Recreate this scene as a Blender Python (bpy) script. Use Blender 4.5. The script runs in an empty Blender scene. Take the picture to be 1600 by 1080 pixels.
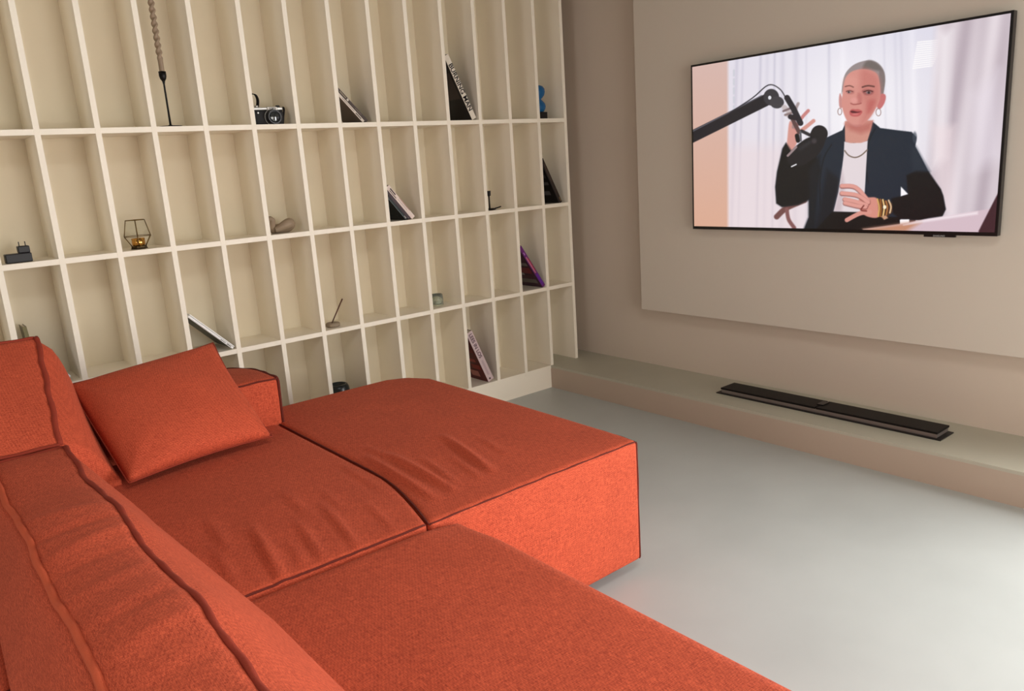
import bpy, bmesh, math, random
import numpy as np
from mathutils import Vector, Matrix
random.seed(7)
SC = bpy.context.scene
COL = SC.collection

# ---------------------------------------------------------------- camera
CAM_P = Vector((-2.84428449, -2.98356615, 1.16634097))
FPX = 1217.561891
CR = ((0.76818504, -0.63689443, -0.06524743),
      (-0.19340548, -0.13370016, -0.97196635),
      (0.61031636, 0.75926922, -0.22588534))
cam = bpy.data.cameras.new('camera')
cam.sensor_fit = 'HORIZONTAL'; cam.sensor_width = 36.0; cam.lens = FPX/1600*36.0
cam.clip_start = 0.02; cam.clip_end = 100
camo = bpy.data.objects.new('camera', cam); COL.objects.link(camo)
X, Y, Z = Vector(CR[0]), -Vector(CR[1]), -Vector(CR[2])
m3 = Matrix((X, Y, Z)).transposed()
camo.matrix_world = Matrix.Translation(CAM_P) @ m3.to_4x4()
SC.camera = camo

# ---------------------------------------------------------------- view, world, daylight
SC.view_settings.view_transform = 'Standard'
SC.view_settings.look = 'None'
SC.view_settings.gamma = 1.0
SC.view_settings.use_curve_mapping = False
SC.view_settings.exposure = 0.0
w = bpy.data.worlds.new('sky'); SC.world = w; w.use_nodes = True
w.node_tree.nodes['Background'].inputs[0].default_value = (0.75, 0.87, 1.0, 1)
w.node_tree.nodes['Background'].inputs[1].default_value = 1.0

def daylight(name, loc, rot, sx, sy, power, color):
    l = bpy.data.lights.new(name, 'AREA'); l.shape = 'RECTANGLE'
    l.size = sx; l.size_y = sy; l.energy = power; l.color = color
    o = bpy.data.objects.new(name, l); COL.objects.link(o)
    o.location = loc; o.rotation_euler = rot
    return o
WY = -4.7       # wall behind the camera
RA90 = math.radians(90); H_ROOM = 2.62
POW_R, POW_L, POW_F, POW_W, POW_S = 126, 35, 47, 0.5, 28
COL_R, COL_L, COL_F = (.98, .985, 1.0), (1, .95, .88), (1, .95, .88)
daylight('daylight_right', (.25, -3.45, .85), (0, RA90, 0), 1.4, 1.4, POW_R, COL_R)
daylight('daylight_left', (-5.70, -2.4, 1.4), (0, -RA90, 0), 1.9, 1.8, POW_L, COL_L)
daylight('daylight_front', (-1.7, WY-.12, .95), (RA90, 0, 0), 1.8, 1.3, POW_F, COL_F)
daylight('added_roof_fill', (-2.25, -2.95, H_ROOM+.14), (0, 0, 0), 1.0, .9, POW_S, (1, .98, .96))  # added fill from above for the near seat and backrest, no known source
w.node_tree.nodes['Background'].inputs[1].default_value = POW_W

# ---------------------------------------------------------------- helpers
def lin(c):
    return tuple(((v/255)/12.92 if v/255 <= .04045 else ((v/255+.055)/1.055)**2.4) for v in c)
MATS = {}
def mat(name, rgb, rough=.6, metal=0., bump=0., bscale=60., var=0., vscale=3., spec=.5, coat=0., emit=None, trans=0., ior=1.45):
    if name in MATS: return MATS[name]
    m = bpy.data.materials.new(name); m.use_nodes = True; MATS[name] = m
    nt = m.node_tree; b = nt.nodes['Principled BSDF']; c = lin(rgb)+(1,)
    b.inputs['Base Color'].default_value = c
    b.inputs['Roughness'].default_value = rough; b.inputs['Metallic'].default_value = metal
    b.inputs['Specular IOR Level'].default_value = spec
    b.inputs['Coat Weight'].default_value = coat
    b.inputs['Transmission Weight'].default_value = trans; b.inputs['IOR'].default_value = ior
    if emit: b.inputs['Emission Color'].default_value = c; b.inputs['Emission Strength'].default_value = emit
    tc = nt.nodes.new('ShaderNodeTexCoord')
    n = nt.nodes.new('ShaderNodeTexNoise'); n.inputs['Scale'].default_value = vscale; n.inputs['Detail'].default_value = 5
    nt.links.new(tc.outputs['Object'], n.inputs['Vector'])
    mx = nt.nodes.new('ShaderNodeMix'); mx.data_type = 'RGBA'; mx.blend_type = 'MULTIPLY'
    mx.inputs[0].default_value = 1.0; mx.inputs[6].default_value = c
    r = nt.nodes.new('ShaderNodeMapRange'); r.inputs['From Min'].default_value = .3; r.inputs['From Max'].default_value = .7
    r.inputs['To Min'].default_value = 1-max(var, .01); r.inputs['To Max'].default_value = 1.0
    nt.links.new(n.outputs[0], r.inputs[0]); nt.links.new(r.outputs[0], mx.inputs[7]); nt.links.new(mx.outputs[2], b.inputs['Base Color'])
    if bump:
        n2 = nt.nodes.new('ShaderNodeTexNoise'); n2.inputs['Scale'].default_value = bscale; n2.inputs['Detail'].default_value = 4
        nt.links.new(tc.outputs['Object'], n2.inputs['Vector'])
        bp = nt.nodes.new('ShaderNodeBump'); bp.inputs['Strength'].default_value = bump; bp.inputs['Distance'].default_value = .002
        nt.links.new(n2.outputs[0], bp.inputs['Height']); nt.links.new(bp.outputs[0], b.inputs['Normal'])
    return m

def fabric(name, rgb, rgb2):
    m = bpy.data.materials.new(name); m.use_nodes = True; MATS[name] = m
    nt = m.node_tree; b = nt.nodes['Principled BSDF']
    b.inputs['Roughness'].default_value = .85; b.inputs['Specular IOR Level'].default_value = .2
    b.inputs['Sheen Weight'].default_value = .05; b.inputs['Sheen Roughness'].default_value = .5
    b.inputs['Sheen Tint'].default_value = (1, .55, .4, 1)
    tc = nt.nodes.new('ShaderNodeTexCoord'); hs = []
    for sc in ((850, 70, 850), (70, 850, 850), (850, 850, 70)):
        mp = nt.nodes.new('ShaderNodeMapping'); mp.inputs['Scale'].default_value = sc
        nt.links.new(tc.outputs['Object'], mp.inputs[0])
        n = nt.nodes.new('ShaderNodeTexNoise'); n.inputs['Scale'].default_value = 1.0; n.inputs['Detail'].default_value = 2
        nt.links.new(mp.outputs[0], n.inputs['Vector']); hs.append(n.outputs[0])
    # fine diagonal twill rib
    mp = nt.nodes.new('ShaderNodeMapping'); mp.inputs['Rotation'].default_value = (.5, .6, .7)
    nt.links.new(tc.outputs['Object'], mp.inputs[0])
    wv = nt.nodes.new('ShaderNodeTexWave'); wv.inputs['Scale'].default_value = 75; wv.inputs['Distortion'].default_value = 1.2
    wv.inputs['Detail'].default_value = 1; nt.links.new(mp.outputs[0], wv.inputs['Vector'])
    def ad(a, c_, op='ADD', k=None):
        x = nt.nodes.new('ShaderNodeMath'); x.operation = op; nt.links.new(a, x.inputs[0])
        if k is not None: x.inputs[1].default_value = k
        else: nt.links.new(c_, x.inputs[1])
        return x.outputs[0]
    s = ad(ad(hs[0], hs[1]), hs[2]); s = ad(s, None, 'MULTIPLY', 1/3)
    wz = ad(wv.outputs[0], None, 'MULTIPLY', .035)
    s2 = ad(s, wz)
    cr = nt.nodes.new('ShaderNodeValToRGB')
    cr.color_ramp.elements[0].position = .42; cr.color_ramp.elements[0].color = lin(rgb2)+(1,)
    cr.color_ramp.elements[1].position = .62; cr.color_ramp.elements[1].color = lin(rgb)+(1,)
    nt.links.new(s2, cr.inputs[0])
    # large soft tone variation of the dye
    nl = nt.nodes.new('ShaderNodeTexNoise'); nl.inputs['Scale'].default_value = 9; nl.inputs['Detail'].default_value = 4
    nt.links.new(tc.outputs['Object'], nl.inputs['Vector'])
    r = nt.nodes.new('ShaderNodeMapRange'); r.inputs['From Min'].default_value = .3; r.inputs['From Max'].default_value = .7
    r.inputs['To Min'].default_value = .93; r.inputs['To Max'].default_value = 1.04; nt.links.new(nl.outputs[0], r.inputs[0])
    mx = nt.nodes.new('ShaderNodeMix'); mx.data_type = 'RGBA'; mx.blend_type = 'MULTIPLY'; mx.inputs[0].default_value = 1
    nt.links.new(cr.outputs[0], mx.inputs[6]); nt.links.new(r.outputs[0], mx.inputs[7]); nt.links.new(mx.outputs[2], b.inputs['Base Color'])
    bp = nt.nodes.new('ShaderNodeBump'); bp.inputs['Strength'].default_value = .2; bp.inputs['Distance'].default_value = .001
    nt.links.new(s2, bp.inputs['Height']); nt.links.new(bp.outputs[0], b.inputs['Normal'])
    return m

def tag(o, label=None, cat=None, group=None, kind=None):
    if label: o['label'] = label
    if cat: o['category'] = cat
    if group: o['group'] = group
    if kind: o['kind'] = kind
    return o
def empty(name, loc, label, cat, group=None):
    o = bpy.data.objects.new(name, None); COL.objects.link(o); o.location = loc
    o.empty_display_size = .05
    return tag(o, label, cat, group)
def put(name, bm, mats, parent=None, smooth=False, loc=None, bevel=0.):
    """bm is in world coordinates unless loc is given"""
    me = bpy.data.meshes.new(name)
    if parent is not None and loc is None:
        bmesh.ops.translate(bm, verts=bm.verts, vec=-parent_world(parent))
    bmesh.ops.recalc_face_normals(bm, faces=bm.faces)
    bm.to_mesh(me); bm.free()
    if not isinstance(mats, (list, tuple)): mats = [mats]
    for m in mats: me.materials.append(m)
    if smooth:
        for p in me.polygons: p.use_smooth = True
    o = bpy.data.objects.new(name, me); COL.objects.link(o)
    if parent is not None: o.parent = parent
    if loc is not None: o.location = loc
    if bevel:
        b = o.modifiers.new('bevel', 'BEVEL'); b.width = bevel; b.segments = 2; b.limit_method = 'ANGLE'
    return o
def parent_world(p):
    v = Vector((0, 0, 0))
    while p is not None:
        v += p.location; p = p.parent
    return v
def box(bm, lo, hi, mi=0, M=None):
    x0, y0, z0 = lo; x1, y1, z1 = hi
    vs = [bm.verts.new(Vector(c) if M is None else M @ Vector(c)) for c in
          ((x0,y0,z0),(x1,y0,z0),(x1,y1,z0),(x0,y1,z0),(x0,y0,z1),(x1,y0,z1),(x1,y1,z1),(x0,y1,z1))]
    for f in ((0,3,2,1),(4,5,6,7),(0,1,5,4),(1,2,6,5),(2,3,7,6),(3,0,4,7)):
        fa = bm.faces.new([vs[i] for i in f]); fa.material_index = mi
    return vs
def nb(): return bmesh.new()
def lathe(bm, prof, c, n=32, mi=0, axis='Z', M=None):
    rings = []
    for r, z in prof:
        ring = []
        for k in range(n):
            a = 2*math.pi*k/n
            if axis == 'Z': p = Vector((c[0]+r*math.cos(a), c[1]+r*math.sin(a), c[2]+z))
            else: p = Vector((c[0]+r*math.cos(a), c[1]+z, c[2]+r*math.sin(a)))
            if M is not None: p = M @ p
            ring.append(bm.verts.new(p))
        rings.append(ring)
    for i in range(len(rings)-1):
        for k in range(n):
            f = bm.faces.new((rings[i][k], rings[i][(k+1)%n], rings[i+1][(k+1)%n], rings[i+1][k])); f.material_index = mi
    for ring in (rings[0], rings[-1]):
        f = bm.faces.new(ring); f.material_index = mi
def tube(bm, pts, rad, n=8, mi=0, closed=False, caps=True):
    pts = [Vector(p) for p in pts]; N = len(pts)
    rads = rad if isinstance(rad, (list, tuple)) else [rad]*N
    rings = []; up = None
    for i, p in enumerate(pts):
        if closed: t = pts[(i+1)%N]-pts[i-1]
        else: t = pts[min(i+1, N-1)]-pts[max(i-1, 0)]
        t.normalize()
        if up is None: up = t.orthogonal().normalized()
        up = (up - t*up.dot(t))
        if up.length < 1e-6: up = t.orthogonal()
        up.normalize(); sd = t.cross(up)
        rings.append([bm.verts.new(p+(up*math.cos(2*math.pi*k/n)+sd*math.sin(2*math.pi*k/n))*rads[i]) for k in range(n)])
    for i in range(N if closed else N-1):
        a, b = rings[i], rings[(i+1)%N]
        for k in range(n):
            f = bm.faces.new((a[k], a[(k+1)%n], b[(k+1)%n], b[k])); f.material_index = mi
    if caps and not closed:
        bm.faces.new(rings[0]).material_index = mi; bm.faces.new(rings[-1]).material_index = mi
def spline(pts, n=10):
    pts = [Vector(p) for p in pts]; out = []
    for i in range(len(pts)-1):
        p0 = pts[max(i-1, 0)]; p1 = pts[i]; p2 = pts[i+1]; p3 = pts[min(i+2, len(pts)-1)]
        for k in range(n):
            t = k/n
            out.append(.5*((2*p1)+(p2-p0)*t+(2*p0-5*p1+4*p2-p3)*t*t+(3*p1-p0-3*p2+p3)*t**3))
    out.append(pts[-1]); return out
def text_bm(body, size, offset=0., ext=.0003):
    cu = bpy.data.curves.new('lettering', 'FONT'); cu.body = body; cu.size = size; cu.offset = offset; cu.extrude = ext
    cu.align_x = 'CENTER'; cu.align_y = 'CENTER'
    o = bpy.data.objects.new('lettering', cu); COL.objects.link(o)
    bpy.context.view_layer.update()
    me = bpy.data.meshes.new_from_object(o.evaluated_get(bpy.context.evaluated_depsgraph_get()))
    bpy.data.objects.remove(o)
    bm = nb(); bm.from_mesh(me); return bm

# ---------------------------------------------------------------- materials
M_wall = mat('wall_paint', (206, 192, 176), .75, var=.04, vscale=1.2, bump=.05, bscale=120)
M_panel = mat('panel_paint', (208, 198, 184), .7, var=.03, vscale=1.0)
M_floor = mat('polished_microcement', (188, 192, 188), .34, var=.13, vscale=2.2, bump=.03, bscale=9, spec=.5)
M_ledge = mat('ledge_microcement', (190, 186, 168), .4, var=.12, vscale=2.5, bump=.03, bscale=9)
M_riser = mat('riser_plaster', (188, 170, 152), .6, var=.06, vscale=2)
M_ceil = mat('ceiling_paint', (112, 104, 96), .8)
M_far = mat('far_wall_paint', (160, 148, 134), .8)
M_shelf = mat('lacquered_shelf_board', (246, 237, 219), .5, var=.03, vscale=4)
M_shelfback = mat('shelf_back_board', (240, 229, 204), .55, var=.05, vscale=5)
M_fab = fabric('rust_linen', (213, 95, 63), (148, 54, 34))
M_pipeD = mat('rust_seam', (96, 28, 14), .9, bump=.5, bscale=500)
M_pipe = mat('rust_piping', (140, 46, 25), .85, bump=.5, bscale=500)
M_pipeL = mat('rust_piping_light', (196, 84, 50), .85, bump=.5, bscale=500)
M_black = mat('matt_black', (22, 21, 22), .5)
M_bmetal = mat('black_iron', (24, 22, 22), .42, metal=.6)
M_bezel = mat('tv_bezel', (12, 10, 12), .3)
M_white = mat('window_frame_white', (235, 233, 228), .5)

# ================================================================= ROOM
K = 0.1197            # ledge height
WX = 0.1455           # television wall
def struct(name, bm, m, **k):
    return tag(put(name, bm, m, **k), kind='structure')
XL, YB, H = -5.6, 0.26, 2.62
bm = nb(); box(bm, (XL-.1, WY-.1, -.1), (WX+.1, YB+.1, 0)); struct('floor', bm, M_floor)
bm = nb()      # ceiling with an added opening to brighten the near end of the sofa
for q in ((XL-.1, WY-.1, -2.75, YB+.1), (-1.75, WY-.1, WX+.1, YB+.1), (-2.75, WY-.1, -1.75, -3.4), (-2.75, -2.5, -1.75, YB+.1)):
    box(bm, (q[0], q[1], H), (q[2], q[3], H+.1))
struct('ceiling', bm, M_ceil)
bm = nb()
for q in ((-2.75, -3.4, -2.71, -2.5), (-1.79, -3.4, -1.75, -2.5), (-2.71, -3.4, -1.79, -3.36), (-2.71, -2.54, -1.79, -2.5)):
    box(bm, (q[0], q[1], H+.02), (q[2], q[3], H+.09))
struct('window_4', bm, M_white)  # frame of the added roof opening, unseen, there only for the fill light
bm = nb(); box(bm, (XL, YB, 0), (WX, YB+.1, H)); struct('wall_back', bm, M_wall)
# walls with windows: (low, high, sill, head); the windows are all outside the picture
def window_wall(name, n_, axis, at, thick, a0, a1, win):
    def bx(bm, u0, u1, z0, z1, t0=0, t1=1):
        p, q = at+thick*t0, at+thick*t1; p, q = min(p, q), max(p, q)
        box(bm, (p, u0, z0) if axis == 0 else (u0, p, z0), (q, u1, z1) if axis == 0 else (u1, q, z1))
    bm = nb(); l, h, sl, hd = win
    bx(bm, a0, l, 0, H); bx(bm, h, a1, 0, H); bx(bm, l, h, 0, sl); bx(bm, l, h, hd, H)
    struct(name, bm, M_wall if name == 'wall_right' else M_far)
    bm = nb(); t = .05
    for q in ((l, l+t, sl, hd), (h-t, h, sl, hd), (l+t, h-t, sl, sl+t), (l+t, h-t, hd-t, hd), ((l+h)/2-t/2, (l+h)/2+t/2, sl+t, hd-t)):
        bx(bm, q[0], q[1], q[2], q[3], .3, .8)
    struct('window_%d' % n_, bm, M_white, bevel=.004)
window_wall('wall_right', 1, 0, WX, .1, WY-.1, YB+.1, (-4.2, -2.72, .13, 1.6))
window_wall('wall_left', 2, 0, XL, -.1, WY-.1, YB+.1, (-3.35, -1.45, .4, 2.4))
window_wall('wall_front', 3, 1, WY, -.1, XL, WX, (-2.65, -.75, .25, 1.65))
# raised ledge along the television wall
PX = -0.1911
bm = nb(); box(bm, (PX, WY, K-.012), (WX, YB, K)); struct('trim_1', bm, M_ledge)
bm = nb(); box(bm, (PX+.0, WY, 0), (WX, YB, K-.012)); struct('trim_2', bm, M_riser)
# boxed out plaster panel behind the television
bm = nb(); box(bm, (.0731, -2.70, .419), (WX, -.4074, H)); struct('trim_3', bm, M_panel, bevel=.002)

# ================================================================= BOOKCASE
P = .181; TH = .0185; D = .199
Z4, Z3, Z2, Z1 = K, K+.4094, K+.8286, K+1.2487
Z0 = Z1+.80
bc = empty('bookcase', (-1.7, .1, 0), 'wall-wide off-white open bookcase with tall narrow compartments behind the sofa', 'bookcase')
NL = 19
for i in range(NL):
    bm = nb(); z0 = K if i == 0 else 0
    box(bm, (-i*P-TH/2, 0, z0 if i < 2 else K-TH+.0005), (-i*P+TH/2, D, Z0+.3))
    put('divider', bm, M_shelf, bc, bevel=.0008)
XE = -(NL-1)*P
for z in (Z1, Z2, Z3, Z0):
    bm = nb(); box(bm, (XE+.001, .0006, z-TH/2), (-.001, D, z+TH/2))
    put('shelf', bm, M_shelf, bc)
bm = nb(); box(bm, (XE+.001, .0006, Z4-TH), (-P-.001, D, Z4))
put('bottom_shelf', bm, M_shelf, bc)
bm = nb(); box(bm, (XE-TH/2, D, 0), (TH/2, D+.012, Z0+.3))
put('back_panel', bm, M_shelfback, bc)
bm = nb(); box(bm, (XE, .002, 0), (PX-.0005, .02, Z4-TH)); put('kickboard', bm, M_shelf, bc)

# ================================================================= TELEVISION
TX = .0278; TY0 = -.7648; TW = 1.237; TB = .8304; THh = TW*.5665
tv = empty('television', (TX+.02, TY0-TW/2, TB), 'large flat television on the wall showing a woman in a dark blazer at a microphone', 'television')
bm = nb(); box(bm, (TX, TY0-TW, TB), (TX+.028, TY0, TB+THh)); put('bezel', bm, M_bezel, tv, bevel=.0015)
bm = nb(); box(bm, (TX+.0285, TY0-TW*.75, TB+.15), (.0729, TY0-TW*.25, TB+.5)); put('wall_mount', bm, M_black, tv)
bm = nb(); box(bm, (TX+.001, TY0-TW+.13, TB-.0075), (TX+.012, TY0-TW+.235, TB+.001)); lb = put('sensor_bump', bm, M_bezel, tv, bevel=.001)
t = text_bm('SAMSUNG', .0085, .0002)
t.transform(Matrix.Translation((TX+.0004, TY0-TW+.183, TB-.0032)) @ Matrix(((0, 0, -1, 0), (-1, 0, 0, 0), (0, 1, 0, 0), (0, 0, 0, 1))))
put('logo', t, mat('logo_grey', (150, 150, 150), .4), lb)

def tv_picture():
    NU, NV = 640, 360
    bl, bb = .0085, .010
    y0 = TY0-bl; y1 = TY0-TW+bl; z0 = TB+bb+.003; z1 = TB+THh-bl
    u = np.linspace(0, 1, NU+1); v = np.linspace(0, 1, NV+1)
    UU, VV = np.meshgrid(u, v)                   # v upwards
    PYY = y0+(y1-y0)*UU; PZ = z0+(z1-z0)*VV
    # the broadcast frame: linear map of the screen to picture coordinates (a plane to plane map)
    R = np.array(CR); q = np.stack([TX-CAM_P.x+0*PYY, PYY-CAM_P.y, PZ-CAM_P.z])
    c = np.tensordot(R, q, 1); XX = 800+FPX*c[0]/c[2]; YY = 540+FPX*c[1]/c[2]
    img = np.zeros(XX.shape+(3,))
    A = lambda L: [(1190+x/3.6, 70+y/3.6) for x, y in L]
    B = lambda L: [(1060+x/2.843, y/2.843) for x, y in L]
    Hd = lambda L: [(1290+x/7.718, 85+y/7.714) for x, y in L]
    Mc = lambda L: [(1170+x/6.75, 110+y/6.75) for x, y in L]
    def blend(mask, col):
        mask = mask[..., None]; img[:] = img*(1-mask)+np.array(col, float)*mask
    def dist(pts, closed):
        d = np.full(XX.shape, 1e9); ins = np.zeros(XX.shape, bool)
        n = len(pts)
        for i in range(n if closed else n-1):
            ax, ay = pts[i]; bx, by = pts[(i+1) % n]
            ex, ey = bx-ax, by-ay; L2 = ex*ex+ey*ey+1e-9
            t_ = np.clip(((XX-ax)*ex+(YY-ay)*ey)/L2, 0, 1)
            d = np.minimum(d, np.hypot(XX-ax-t_*ex, YY-ay-t_*ey))
            if closed:
                cnd = (ay > YY) != (by > YY)
                xi = ax+(YY-ay)*ex/(ey if abs(ey) > 1e-9 else 1e-9)
                ins ^= cnd & (XX < xi)
        return np.where(ins, -d, d) if closed else d
    def smooth(pts, n=5, closed=True):
        out = []; N = len(pts)
        rng = range(N) if closed else range(N-1)
        for i in rng:
            g = lambda k: np.array(pts[k % N] if closed else pts[min(max(k, 0), N-1)])
            p0, p1, p2, p3 = g(i-1), g(i), g(i+1), g(i+2)
            for k in range(n):
                s = k/n; out.append(tuple(.5*(2*p1+(p2-p0)*s+(2*p0-5*p1+4*p2-p3)*s*s+(3*p1-p0-3*p2+p3)*s**3)))
        if not closed: out.append(tuple(pts[-1]))
        return out
    def poly(pts, col, soft=.5, sm=False, a=1.):
        if sm: pts = smooth(pts)
        blend(np.clip(.5-dist(pts, True)/(2*soft), 0, 1)*a, col)
    def line(pts, r, col, soft=.5, sm=False, a=1.):
        if sm: pts = smooth(pts, closed=False)
        blend(np.clip(.5-(dist(pts, False)-r)/(2*soft), 0, 1)*a, col)
    def ell(cx, cy, rx, ry, col, soft=.1, a=1., ang=0.):
        ca, sa = math.cos(ang), math.sin(ang); dx, dy = XX-cx, YY-cy
        e = np.hypot((dx*ca+dy*sa)/rx, (-dx*sa+dy*ca)/ry)
        blend(np.clip((1-e)/soft+.5, 0, 1)*a, col)
    # curtain backdrop
    f = (XX-1077)/500.; g = (YY-30)/330.
    base = np.stack([224+8*g-6*f, 220+2*g-4*f, 233-6*g-2*f], -1); img[:] = base
    glow = np.exp(-((XX-1340)/120)**2-((YY-170)/110)**2)
    img[:] += (np.array([248, 246, 250])-img)*glow[..., None]*.75
    for k, (x, wd, am) in enumerate(((1148, 3, -16), (1158, 2, -12), (1186, 2.2, -20), (1197, 3, -9), (1209, 2, -20), (1222, 4, -14), (1243, 4, -13), (1260, 2, -10), (1296, 2.5, -18), (1318, 5, 6), (1360, 5, -4), (1384, 2, -10), (1402, 3, -8), (1412, 3, -10), (1430, 5, 8))):
        xx = x+(YY-200)*.012*(k-7)*.4
        img[:] += (am*np.exp(-((XX-xx)/wd)**2))[..., None]*np.array([1, 1, .8])
    # low sill line and soft warm bottom
    band = np.clip((YY-215)/25, 0, 1)*np.clip((1300-XX)/60, 0, 1)
    img[:] += (np.array([232, 214, 218])-img)*(band*.55)[..., None]
    # left wall
    lw = np.clip((1140-XX)/5, 0, 1)
    wl = np.stack([212+6*g, 184-14*g, 180-34*g], -1)
    img[:] = img*(1-lw[..., None])+wl*lw[..., None]
    for k in range(5): line([(1147, 110+k*14), (1147, 118+k*14)], 1.6, (205, 205, 215), .8)
    # window blind seen through the curtain
    for k in range(13):
        yy = 66+k*3.4; line([(1434-k*.6, yy), (1476-k*1.6, yy-4)], 1.0, (255, 252, 252), .7, a=.9)
    # right curtain in folds
    rc = np.clip((XX-1455+(YY-60)*.06)/14, 0, 1)
    fold = np.sin((XX+(YY-200)*.13)*.21)*.6+np.sin((XX+(YY-200)*.2)*.083+1.2)
    cur = np.stack([207+13*fold, 194+14*fold, 202+13*fold], -1)
    img[:] = img*(1-rc[..., None])+cur*rc[..., None]
    poly([(1520, 150), (1560, 110), (1568, 250), (1520, 265)], (232, 222, 232), 14, a=.6)
    poly(B([(1160, 150), (1215, 140), (1190, 700), (1120, 760)]), (250, 244, 248), 8, a=.6)
    poly(B([(1130, 560), (1230, 560), (1215, 940), (1160, 940)]), (238, 220, 224), 8, a=.6)
    # chair
    line(B([(437, 963), (480, 925), (560, 890)]), 4.3, (112, 72, 70), 1, sm=True)
    line(B([(482, 930), (490, 975), (515, 1012)]), 3.0, (130, 85, 85), 1, sm=True)
    line(B([(1040, 975), (1040, 992)]), 5, (90, 65, 62), 1)
    # raised hand behind the microphone arm
    skin = (212, 150, 140); skd = (186, 116, 108)
    poly(Mc([(425, 560), (450, 540), (520, 640), (520, 720), (490, 800), (440, 850), (405, 800), (410, 690)]), skin, 1, sm=True)
    line(Mc([(490, 610), (560, 500), (628, 425)]), 2.6, (200, 130, 128), .8, sm=True)
    line(Mc([(520, 660), (600, 600), (684, 532)]), 2.9, skin, .8, sm=True)
    line(Mc([(470, 600), (495, 420), (522, 350)]), 2.2, (150, 130, 130), .9, sm=True, a=.8)
    # blazer
    J = (24, 36, 50); JD = (12, 15, 22)
    poly(A([(262, 560), (370, 520), (455, 480), (472, 440), (540, 520), (625, 432), (668, 468), (760, 480), (845, 490), (872, 520), (866, 572), (905, 645), (950, 735), (1008, 812), (1022, 850), (1036, 925), (1012, 975), (900, 987), (782, 980), (778, 1012), (600, 1045), (236, 1045), (266, 970), (266, 868), (205, 900), (115, 912), (84, 892), (78, 800), (88, 715), (104, 650), (118, 585), (138, 552), (160, 598), (200, 600)]), J, .7)
    poly(A([(118, 585), (138, 552), (170, 600), (300, 600), (330, 700), (300, 860), (205, 900), (115, 912), (84, 892), (78, 800), (88, 715)]), (10, 12, 17), 2)
    poly(A([(330, 620), (300, 1045), (236, 1045), (266, 970), (266, 700)]), (14, 20, 28), 3)
    poly(A([(370, 700), (440, 760), (410, 940), (380, 1045), (300, 1045)]), (15, 21, 30), 4)
    poly(A([(815, 735), (870, 708), (940, 712), (1008, 812), (1022, 850), (1036, 925), (1012, 975), (900, 987), (782, 980), (740, 950), (730, 865), (790, 850), (824, 838)]), (6, 8, 13), 1.5)
    poly(A([(835, 560), (866, 572), (905, 645), (945, 712), (850, 712)]), (36, 46, 58), 4, a=.8)
    ell(*A([(862, 522)])[0], 3.5, 9, (62, 70, 82), .5, a=.7)
    line(A([(640, 470), (600, 560), (590, 690), (600, 780)]), .7, (12, 17, 25), .7, sm=True)
    line(A([(395, 560), (350, 640), (330, 760), (330, 900)]), .8, (12, 16, 22), .9, sm=True)
    # shirt, neck, trousers
    poly(A([(466, 545), (520, 552), (597, 540), (588, 700), (580, 838), (600, 900), (560, 945), (405, 940), (432, 830), (452, 700), (462, 620)]), (226, 214, 218), .7)
    poly(A([(452, 700), (432, 830), (405, 940), (450, 935), (470, 800)]), (190, 170, 176), 3, a=.6)
    poly(A([(468, 430), (470, 545), (500, 553), (560, 552), (596, 540), (612, 490), (628, 425)]), (206, 146, 132), .8)
    poly(A([(470, 445), (560, 450), (625, 430), (612, 480), (560, 500), (500, 480)]), (182, 104, 96), 4, a=.8)
    line(A([(468, 596), (490, 622), (525, 634), (560, 622), (594, 592)]), 1.1, (150, 130, 118), .5, sm=True)
    line(A([(468, 596), (490, 622), (525, 634), (560, 622), (594, 592)]), .5, (90, 78, 70), .4, sm=True, a=.7)
    poly(A([(400, 938), (560, 942), (600, 965), (780, 970), (778, 1012), (600, 1045), (300, 1045)]), (7, 7, 10), 1)
    poly(A([(784, 798), (824, 840), (783, 852)]), (250, 246, 250), .6)
    poly(A([(778, 985), (830, 982), (828, 1012), (780, 1012)]), (252, 246, 248), .6)
    # resting hand with bracelets
    sk = (214, 142, 128)
    poly(A([(560, 850), (600, 858), (652, 868), (660, 965), (600, 968), (560, 940), (545, 895)]), sk, 1, sm=True)
    for p_ in ([(600, 880), (530, 805), (452, 797)], [(600, 890), (540, 850), (452, 838)], [(590, 905), (530, 885), (468, 872)], [(585, 915), (540, 910), (470, 893)]):
        line(A(p_), 3.6, (120, 60, 55), .8, sm=True, a=.8)
        line([(x, y-.9) for x, y in A(p_)], 3.0, (222, 156, 145), .8, sm=True)
    line(A([(610, 940), (550, 950), (480, 986)]), 3.4, (216, 148, 136), .8, sm=True)
    line(A([(575, 905), (560, 930), (590, 935)]), 1.0, (120, 50, 46), .7, sm=True)
    poly(A([(655, 868), (700, 875), (735, 890), (738, 940), (700, 975), (660, 968)]), (70, 44, 30), 1)
    for p_, c_ in (([(652, 868), (662, 915), (657, 965)], (214, 166, 96)), ([(668, 870), (672, 920), (668, 965)], (150, 92, 40)), ([(682, 872), (690, 915), (684, 962)], (236, 196, 130)), ([(715, 875), (728, 910), (722, 945)], (226, 190, 150)), ([(700, 880), (708, 915), (702, 955)], (170, 110, 60))):
        line(A(p_), 1.2, c_, .5, sm=True)
    ell(*A([(693, 913)])[0], 2.6, 3.0, (250, 236, 205), .3)
    poly(A([(672, 965), (700, 960), (712, 975), (690, 985)]), (196, 150, 120), 1)
    # table and laptop
    poly(B([(820, 1018), (1000, 993), (1090, 975), (1250, 950), (1400, 925), (1340, 1040), (820, 1030)]), (212, 188, 198), .8)
    poly(B([(820, 1018), (1000, 993), (1080, 985), (1010, 1030), (820, 1030)]), (196, 140, 112), 4)
    poly(B([(1110, 972), (1330, 940), (1330, 952), (1000, 1000)]), (240, 226, 232), 2)
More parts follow.
